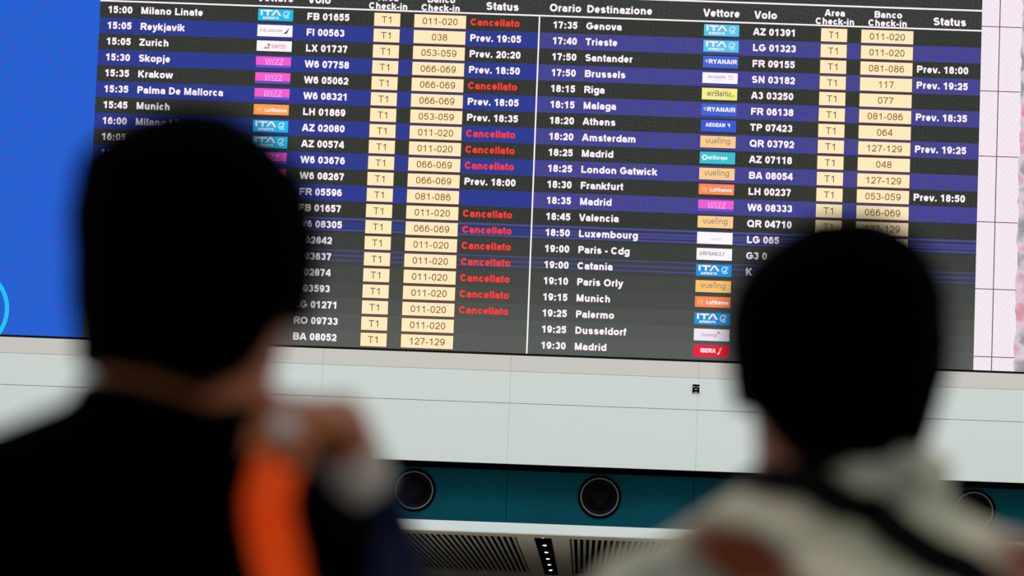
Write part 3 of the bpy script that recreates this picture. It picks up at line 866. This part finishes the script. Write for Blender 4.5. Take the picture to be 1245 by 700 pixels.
def head_parts(T, person, seed, skin, hair_shape):
    r3 = T.to_3x3()
    for s in (-1, 1):
        bm = bmesh.new(); ell(bm, T @ Vector((0.031*s, 0.0810, 0.006)), (0.0125, 0.0115, 0.0072), r3, 16)
        eo = bm_obj('eye', bm, M['eye'], person, True)
        bm = bmesh.new(); ell(bm, T @ Vector((0.031*s, 0.0905, 0.006)), (0.0055, 0.0035, 0.0055), r3, 12)
        bm_obj('iris', bm, M['iris'], eo, True)
        bm = bmesh.new()
        cap(bm, T @ Vector((0.016*s, 0.094, 0.028)), T @ Vector((0.048*s, 0.083, 0.031)), 0.005, 0.003, 10)
        bm_obj('eyebrow', bm, M['hair'], person, True)
    # hair: one cap that sinks under the skin at the hairline
    bm = bmesh.new()
    bmesh.ops.create_icosphere(bm, subdivisions=6, radius=1)
    for v in bm.verts:
        d = v.co.normalized()
        v.co = hair_shape(d, seed)
    return bm_obj('hair', bm, M['hair'], person, True)

def sstep(a, b, x):
    t_ = max(0, min(1, (x-a)/(b-a))); return t_*t_*(3-2*t_)

def lerp_table(tab, z):
    tab = sorted(tab)
    if z <= tab[0][0]: return tab[0][1]
    for (z0, v0), (z1, v1) in zip(tab, tab[1:]):
        if z <= z1:
            return v0+(v1-v0)*(z-z0)/(z1-z0)
    return tab[-1][1]

def make_hair(T, left, right, nape, depth, cy, side_low, gl, gr):
    """short hair as one cap: breadth by height (left, right), cut along the nape line, open at the face"""
    ztop = max(z for z, _ in left)+0.004; zbot = 1.475; Ti = T.inverted()
    wmax = max(v for _, v in right)-min(v for _, v in left)
    def f(d, seed):
        e = math.asin(max(-1, min(1, d.z)))
        z = zbot+(ztop-zbot)*(math.sin(e)+1)/2
        zz = z-0.004*sstep(1.60, 1.72, z)
        xl, xr = lerp_table(left, zz), lerp_table(right, zz)
        hw = (xr-xl)/2; cx = (xr+xl)/2
        fl_ = min(1.0, hw/0.03); xl -= gl*fl_; xr += gr*fl_
        hw = (xr-xl)/2; cx = (xr+xl)/2
        ph = math.atan2(d.y, d.x); c_, s_ = math.cos(ph), math.sin(ph)
        hd = depth*min(1.0, (hw*2/wmax)**0.85)
        p = Vector((cx+hw*math.copysign(abs(c_)**0.92, c_), cy+hd*math.copysign(abs(s_)**0.92, s_), z))
        o = Vector((c_, s_, 0.3))
        p += o*(noise.noise(Vector((d.x*4+seed, d.y*4, d.z*4)))*0.003+noise.noise(Vector((d.x*26+seed, d.y*26, d.z*14)))*0.0016)
        h = Ti @ p
        face = sstep(0.030, 0.062, h.y)*(1-sstep(0.046, 0.066, h.z))
        face *= 1-(1-sstep(0.066, 0.084, h.y))*sstep(0.062, 0.078, abs(h.x))
        ear = sstep(0.055, 0.07, abs(h.x))*sstep(0.016, 0.036, h.y)*(1-sstep(0.004, 0.02, h.z))*side_low
        low = lerp_table(nape, p.x)-0.011
        under = 1-sstep(low-0.003, low+0.006, p.z)
        k = max(face, ear)
        ctr = T @ Vector((0, -0.005, 0))
        p = p.lerp(Vector((ctr.x, ctr.y, p.z)), 0.42*k)
        if under > 0:
            p = p.lerp(Vector((ctr.x+(p.x-ctr.x)*0.4, ctr.y+(p.y-ctr.y)*0.35-0.01, max(p.z, low))), under)
        return p
    return f

def person_build(name, label, base, spec):
    t = tag(empty(name, base), label, 'person')
    T = spec['head']
    skin = spec['skin']
    # ---- one continuous body
    bm = bmesh.new()
    head_prims(bm, T)
    hb = T @ Vector((0, -0.018, -0.06)); nb = Vector(spec['neck'])
    cap(bm, hb+Vector(spec.get('nshift', (0, 0, 0))), nb, spec.get('nr', 0.056), spec.get('nr', 0.056)+0.004)
    sl, sr = Vector(spec['sh'][0]), Vector(spec['sh'][1])
    for s in (sl, sr):
        cap(bm, nb+Vector((0.02*(1 if s.x > 0 else -1), -0.01, 0.0)), s+Vector((0, 0, 0.005)), 0.052, 0.045)
        ell(bm, s, (0.056, 0.058, 0.062))
    ell(bm, (0, 0.0, 1.30), (0.155, 0.100, 0.17)); ell(bm, (0, 0.0, 1.10), (0.138, 0.095, 0.2)); ell(bm, (0, -0.005, 0.93), (0.155, 0.105, 0.13))
    for s in (-1, 1):
        cap(bm, (0.085*s, 0, 0.90), (0.10*s, 0.012, 0.50), 0.086, 0.056)
        cap(bm, (0.10*s, 0.012, 0.50), (0.105*s, -0.015, 0.09), 0.054, 0.036)
        cap(bm, (0.105*s, -0.03, 0.045), (0.118*s, 0.14, 0.032), 0.034, 0.026)
    for s, (el, wr) in zip((sl, sr), spec['arms']):
        cap(bm, s, el, 0.048, 0.038); cap(bm, el, wr, 0.040, 0.026)
    for h in spec['hands']: hand(bm, *h)
    body = fuse('body', bm, 0.0042, skin, t, 3)
    hair = head_parts(T, t, spec['seed'], skin, spec['hair'])
    # ---- trousers and shoes
    bm = bmesh.new()
    ell(bm, (0, -0.005, 0.93), (0.170, 0.120, 0.13))
    for s in (-1, 1):
        cap(bm, (0.085*s, 0, 0.90), (0.10*s, 0.012, 0.50), 0.100, 0.072)
        cap(bm, (0.10*s, 0.012, 0.50), (0.105*s, -0.015, 0.12), 0.071, 0.058)
    fuse('trousers', bm, 0.009, M['denim'], t, 4)
    for s in (-1, 1):
        bm = bmesh.new()
        cap(bm, (0.105*s, -0.035, 0.056), (0.120*s, 0.15, 0.044), 0.044, 0.036); cap(bm, (0.105*s, -0.02, 0.09), (0.105*s, -0.02, 0.06), 0.046, 0.046)
        sh = fuse('shoe', bm, 0.006, M['shoe'], t, 3, lambda p: p.z < 0.018)
        bm = bmesh.new()
        cap(bm, (0.105*s, -0.035, 0.012), (0.120*s, 0.15, 0.012), 0.050, 0.042)
        for v in bm.verts: v.co.z = max(0.0, min(0.024, v.co.z+0.0))
        bm_obj('sole', bm, M['sole'], sh)
    # ---- top
    top = spec['top'](t, nb, sl, sr, spec)
    return t, body, top

def ribbon(pts, width, thick, bvh, off, name, mat, parent, keep=()):
    """strap that lies on a surface: pts in body space, pulled to the cloth and lifted by off"""
    P = [Vector(p) for p in pts]
    # Catmull-Rom
    out = []
    for i in range(len(P)-1):
        p0, p1, p2, p3 = P[max(i-1, 0)], P[i], P[i+1], P[min(i+2, len(P)-1)]
        for k in range(12):
            u = k/12
            out.append(0.5*((2*p1)+(p2-p0)*u+(2*p0-5*p1+4*p2-p3)*u*u+(3*p1-p0-3*p2+p3)*u**3))
    out.append(P[-1])
    pos, nor = [], []
    for p in out:
        loc, n, _, d = bvh.find_nearest(p)
        side_ = (p-loc).dot(n)
        if d < 0.035 or side_ < 0:
            pos.append(loc+n*off); nor.append(n)
        else:
            pos.append(p); nor.append((p-loc).normalized())
    for _ in range(4):
        pos = [pos[0]]+[(pos[i-1]+2*pos[i]+pos[i+1])/4 for i in range(1, len(pos)-1)]+[pos[-1]]
        nor = [nor[0]]+[(nor[i-1]+2*nor[i]+nor[i+1]).normalized() for i in range(1, len(nor)-1)]+[nor[-1]]
    bm = bmesh.new(); rings = []
    for i, p in enumerate(pos):
        tg = (pos[min(i+1, len(pos)-1)]-pos[max(i-1, 0)]).normalized()
        sd = tg.cross(nor[i]).normalized(); n = sd.cross(tg).normalized()
        rings.append([bm.verts.new(p+sd*a*width/2+n*b*thick/2) for a, b in ((-1, -1), (1, -1), (1, 1), (-1, 1))])
    for a, b in zip(rings, rings[1:]):
        for k in range(4): bm.faces.new((a[k], a[(k+1) % 4], b[(k+1) % 4], b[k]))
    bm.faces.new(rings[0][::-1]); bm.faces.new(rings[-1])
    bmesh.ops.recalc_face_normals(bm, faces=bm.faces)
    return bm_obj(name, bm, mat, parent)

def bvh_of(o):
    return BVHTree.FromPolygons([v.co.copy() for v in o.data.vertices], [tuple(p.vertices) for p in o.data.polygons])

def torus_pts(bm, c, R0, r0, tilt, n=30, m_=12, squash=(1, 1)):
    tmp = bmesh.new(); rings = []
    for i in range(n):
        a = 2*math.pi*i/n
        rings.append([tmp.verts.new((math.cos(a)*(R0*squash[0]+r0*math.cos(b)), math.sin(a)*(R0*squash[1]+r0*math.cos(b)), r0*math.sin(b))) for b in [2*math.pi*j/m_ for j in range(m_)]])
    for i in range(n):
        for j in range(m_):
            tmp.faces.new((rings[i][j], rings[(i+1) % n][j], rings[(i+1) % n][(j+1) % m_], rings[i][(j+1) % m_]))
    bmesh.ops.recalc_face_normals(tmp, faces=tmp.faces)
    bmesh.ops.transform(tmp, matrix=Matrix.Translation(c) @ Euler(tilt).to_matrix().to_4x4(), verts=tmp.verts)
    mp_ = {v: bm.verts.new(v.co) for v in tmp.verts}
    for f in tmp.faces: bm.faces.new([mp_[v] for v in f.verts])
    tmp.free()

# ---- the person on the left: black T-shirt, right hand on the shoulder holding an orange strap
def tshirt(t, nb, sl, sr, spec):
    bm = bmesh.new()
    g = 0.014
    for s in (sl, sr):
        cap(bm, nb+Vector((0.028*(1 if s.x > 0 else -1), -0.012, -0.015)), s+Vector((0, 0, 0.005)), 0.052+g*0.7, 0.047+g)
        ell(bm, s, (0.056+g, 0.058+g, 0.062+g))
    ell(bm, (0, 0.0, 1.30), (0.155+g, 0.100+g, 0.19)); ell(bm, (0, 0.0, 1.10), (0.142+g, 0.098+g, 0.22)); ell(bm, (0, -0.005, 0.96), (0.172+g, 0.125+g, 0.10))
    el = Vector(spec['arms'][0][0])
    cap(bm, sl, sl.lerp(el, 0.62), 0.062, 0.060)
    cap(bm, nb+Vector((0, -0.012, -0.036)), (0, -0.02, 1.36), 0.080, 0.085)
    cap(bm, nb+Vector((0, 0.022, -0.040)), (0, 0.02, 1.36), 0.068, 0.08)
    torus_pts(bm, nb+Vector((0.000, -0.004, 0.018)), 0.074, 0.010, (R(-4), R(14), 0))
    top = fuse('t_shirt', bm, 0.006, M['shirt_black'], t, 4)
    bm = bmesh.new()
    er = Vector(spec['arms'][1][0])
    wr_ = Vector(spec['arms'][1][1])
    cap(bm, sr+Vector((0.014, 0.004, -0.004)), er, 0.066, 0.056); cap(bm, er, er.lerp(wr_, 0.72), 0.056, 0.040)
    sl_ = fuse('sleeve', bm, 0.005, M['sleeve_navy'], t, 3)
    sl_['label'] = 'navy blue sleeve'
    return top

BL = (-0.345, -27.1, 0)
# (height, breadth) of the hair to each side, and the line of the haircut at the nape (x, height)
HAIR_LL = [(1.7505, 0.021), (1.745, -0.002), (1.731, -0.03), (1.716, -0.051), (1.7, -0.060), (1.685, -0.064), (1.662, -0.067), (1.64, -0.066), (1.62, -0.064), (1.596, -0.061), (1.575, -0.058), (1.545, -0.054)]
HAIR_LR = [(1.7505, 0.021), (1.748, 0.043), (1.739, 0.061), (1.726, 0.077), (1.712, 0.091), (1.702, 0.101), (1.686, 0.108), (1.669, 0.114), (1.647, 0.118), (1.629, 0.118), (1.609, 0.116), (1.59, 0.112), (1.565, 0.106), (1.544, 0.098)]
NAPE_L = [(-0.06, 1.550), (-0.013, 1.546), (0.02, 1.540), (0.053, 1.532), (0.082, 1.544), (0.096, 1.565), (0.107, 1.590)]
HAIR_RL = [(1.7295, 0.005), (1.724, -0.022), (1.714, -0.039), (1.699, -0.058), (1.683, -0.073), (1.673, -0.081), (1.657, -0.089), (1.638, -0.093), (1.616, -0.093), (1.598, -0.090), (1.579, -0.086), (1.559, -0.082), (1.54, -0.074), (1.523, -0.062)]
HAIR_RR = [(1.7295, 0.005), (1.727, 0.028), (1.72, 0.046), (1.71, 0.06), (1.696, 0.072), (1.681, 0.080), (1.662, 0.087), (1.639, 0.090), (1.619, 0.0905), (1.596, 0.089), (1.571, 0.085), (1.549, 0.079), (1.534, 0.073), (1.52, 0.068)]
NAPE_R = [(-0.085, 1.565), (-0.079, 1.559), (-0.065, 1.541), (-0.049, 1.523), (-0.031, 1.516), (0.029, 1.519), (0.06, 1.526)]
TL = Matrix.Translation((0.030, 0.0, 1.640)) @ Euler((R(9), R(3), R(-20)), 'XYZ').to_matrix().to_4x4()
# hand resting on the right shoulder, fingers over it towards the camera
A_ = Vector((-0.35, -0.93, -0.04)).normalized()         # along the hand, from the wrist towards the knuckles
N_ = Vector((0.25, 0.0, 0.97)); N_ = (N_-A_*N_.dot(A_)).normalized()
X_ = A_.cross(N_).normalized()                          # towards the little finger side
X_ = -X_ if X_.x < 0 else X_
frameR = Matrix((X_, A_, N_)).transposed()
sgn = 1 if (Matrix.Rotation(0.5, 3, X_) @ A_).dot(N_) < 0 else -1
WR = Vector((0.140, 0.040, 1.517))
hr = (WR, frameR, [(0.48*sgn, 0.62*sgn, 0.3*sgn), (0.50*sgn, 0.65*sgn, 0.3*sgn), (0.55*sgn, 0.66*sgn, 0.3*sgn), (0.58*sgn, 0.66*sgn, 0.3*sgn)], 0.85)
def rest_frame(s):
    A = Vector((0, 0.25, -1)).normalized(); N = Vector((s, 0, 0)); X = A.cross(N).normalized()
    X = X if X.y < 0 else -X
    return Matrix((X, A, N)).transposed()
def rest_curl(fr):
    X, A, N = (Vector(fr.col[i]) for i in range(3))
    g = 1 if (Matrix.Rotation(0.5, 3, X) @ A).dot(N) < 0 else -1
    return [(0.25*g, 0.35*g, 0.25*g), (0.3*g, 0.4*g, 0.3*g), (0.35*g, 0.42*g, 0.3*g), (0.4*g, 0.45*g, 0.3*g)]
fl = rest_frame(-1)
specL = dict(head=TL, neck=(0.020, -0.014, 1.490), nr=0.070, nshift=(0.0, 0.004, -0.012), sh=((-0.168, -0.004, 1.404), (0.128, -0.004, 1.380)), skin=M['skin_dark'], seed=1.7,
    hair=make_hair(TL, HAIR_LL, HAIR_LR, NAPE_L, 0.112, -0.012, 0.4, 0.0055, 0.0090),
    arms=(((-0.235, -0.02, 1.12), (-0.235, 0.09, 0.885)), ((0.180, 0.255, 1.330), (0.142, 0.046, 1.511))),
    hands=[((-0.235, 0.09, 0.885), fl, rest_curl(fl)), hr], top=tshirt)
pl, bodyL, shirtL = person_build('person', 'person with short black hair and black T-shirt, hand gripping an orange strap at the shoulder', BL, specL)

# ring on the ring finger; its wide pale face imitates a blurred glint
K_ = WR+A_*0.085+X_*(0.0094)
D_ = Matrix.Rotation(0.55*sgn, 3, X_) @ A_
P_ = K_+D_*0.024
Q_ = D_.to_track_quat('Z', 'Y').to_matrix().to_4x4()
rg = tag(empty('finger_ring', BL), 'round pale silver ring on the hand resting on the black T-shirt', 'ring')
bm = bmesh.new(); torus_pts(bm, (0, 0, 0), 0.0098, 0.0022, (0, 0, 0), 24, 10)
bmesh.ops.transform(bm, matrix=Matrix.Translation(P_) @ Q_, verts=bm.verts)
bm_obj('band', bm, M['ring_silver'], rg, True)
bm = bmesh.new(); lathe(bm, [(0.0002, -0.0035), (0.006, -0.0038), (0.0095, -0.003), (0.0115, -0.0005), (0.0115, 0.002), (0.0095, 0.003), (0.0002, 0.003)], 32)
U_ = (D_.cross(X_)).normalized(); U_ = U_ if U_.z > 0 else -U_
F_ = (U_*0.55+Vector((0, -1, 0))*0.85).normalized()
bmesh.ops.transform(bm, matrix=Matrix.Translation(P_+F_*0.0125) @ (-F_).to_track_quat('Y', 'Z').to_matrix().to_4x4(), verts=bm.verts)
bm_obj('glint_face', bm, M['ring_silver'], rg, True)
bm = bmesh.new()
e_, w_ = Vector((0.180, 0.255, 1.330)), Vector((0.142, 0.046, 1.511))
cap(bm, w_.lerp(e_, 0.12), w_.lerp(e_, 0.21), 0.032, 0.035)
o = fuse('sleeve_cuff', bm, 0.005, M['wristband'], pl, 3); o['label'] = 'pale grey sleeve cuff'
bag = tag(empty('shoulder_bag', BL), 'bag hanging on a bright orange strap over the black T-shirt', 'bag')
bv = bvh_of(shirtL)
strap = ribbon([(0.098, -0.060, 1.468), (0.101, -0.080, 1.448), (0.104, -0.094, 1.430), (0.110, -0.108, 1.405), (0.122, -0.122, 1.35), (0.120, -0.130, 1.24)],
               0.036, 0.005, bv, 0.005, 'strap', M['orange'], bag)
strap['label'] = 'bright orange strap'
bm = bmesh.new(); box(bm, -0.05, 0.22, -0.245, -0.152, 0.90, 1.245)
bmesh.ops.bevel(bm, geom=[e for e in bm.edges], offset=0.022, segments=4, affect='EDGES', profile=0.5)
bmesh.ops.recalc_face_normals(bm, faces=bm.faces)
bm_obj('bag_body', bm, M['strap_black'], bag, True)

# ---- the person on the right: patterned jacket, black strap across the back
def jacket(t, nb, sl, sr, spec):
    bm = bmesh.new()
    g = 0.018
    for s in (sl, sr):
        cap(bm, nb+Vector((0.03*(1 if s.x > 0 else -1), -0.012, -0.022)), s+Vector((0, 0, 0.006)), 0.052+g*0.7, 0.047+g)
        ell(bm, s, (0.056+g, 0.058+g, 0.062+g))
    ell(bm, (0, 0.0, 1.30), (0.155+g, 0.104+g, 0.19)); ell(bm, (0, 0.0, 1.10), (0.146+g, 0.102+g, 0.22)); ell(bm, (0, -0.005, 0.94), (0.176+g, 0.130+g, 0.10))
    for s, (el, wr) in zip((sl, sr), spec['arms']):
        el = Vector(el); wr = Vector(wr)
        cap(bm, s, el, 0.066, 0.057); cap(bm, el, el.lerp(wr, 0.9), 0.058, 0.044)
    # soft collar, standing higher at the right
    torus_pts(bm, nb+Vector((0.016, -0.004, 0.026)), 0.066, 0.019, (R(4), R(-12), 0))
    for a, rr, dz in ((0.0, 0.024, 0.012), (-0.5, 0.026, 0.010), (-1.0, 0.024, 0.010), (0.6, 0.022, 0.010), (-1.5, 0.020, 0.008)):
        ell(bm, nb+Vector((0.016+0.066*math.cos(a), 0.066*math.sin(a)-0.004, 0.026+dz)), (rr, rr, rr*0.95))
    return fuse('jacket', bm, 0.006, M['jacket'], t, 5)

BR = (0.215, -26.75, 0)
TR = Matrix.Translation((-0.004, 0.0, 1.622)) @ Euler((R(8), R(-3), R(24)), 'XYZ').to_matrix().to_4x4()
frr, frl = rest_frame(1), rest_frame(-1)
specR = dict(head=TR, neck=(-0.004, -0.012, 1.470), nr=0.062, nshift=(-0.014, 0.0, 0.0), sh=((-0.152, -0.004, 1.360), (0.150, -0.004, 1.384)), skin=M['skin_light'], seed=6.1,
    hair=make_hair(TR, HAIR_RL, HAIR_RR, NAPE_R, 0.112, -0.012, 0.35, 0.0085, 0.0045),
    arms=(((-0.225, -0.01, 1.10), (-0.215, 0.11, 0.87)), ((0.235, -0.01, 1.12), (0.225, 0.11, 0.89))),
    hands=[((-0.215, 0.11, 0.87), frl, rest_curl(frl)), ((0.225, 0.11, 0.89), frr, rest_curl(frr))], top=jacket)
pr_, bodyR, jackR = person_build('person', 'person with short black hair in a beige and brown patterned jacket, seen from behind', BR, specR)
bag2 = tag(empty('shoulder_bag', BR), 'bag on a black strap slung across the patterned jacket', 'bag')
bv = bvh_of(jackR)
ribbon([(0.20, -0.195, 1.075), (0.235, -0.10, 1.11), (0.215, 0.06, 1.12), (0.13, 0.125, 1.17), (0.03, 0.13, 1.28), (-0.05, 0.09, 1.40), (-0.068, 0.02, 1.475), (-0.058, -0.06, 1.492), (-0.011, -0.085, 1.487), (0.022, -0.095, 1.472),
        (0.065, -0.105, 1.447), (0.115, -0.115, 1.415), (0.150, -0.12, 1.36), (0.168, -0.125, 1.27), (0.165, -0.185, 1.10), (0.160, -0.205, 1.075)], 0.034, 0.005, bv, 0.006, 'strap', M['strap_black'], bag2)
bm = bmesh.new(); box(bm, 0.03, 0.28, -0.262, -0.168, 0.84, 1.10)
bmesh.ops.bevel(bm, geom=[e for e in bm.edges], offset=0.022, segments=4, affect='EDGES', profile=0.5)
bmesh.ops.recalc_face_normals(bm, faces=bm.faces)
bm_obj('bag_body', bm, M['strap_black'], bag2, True)
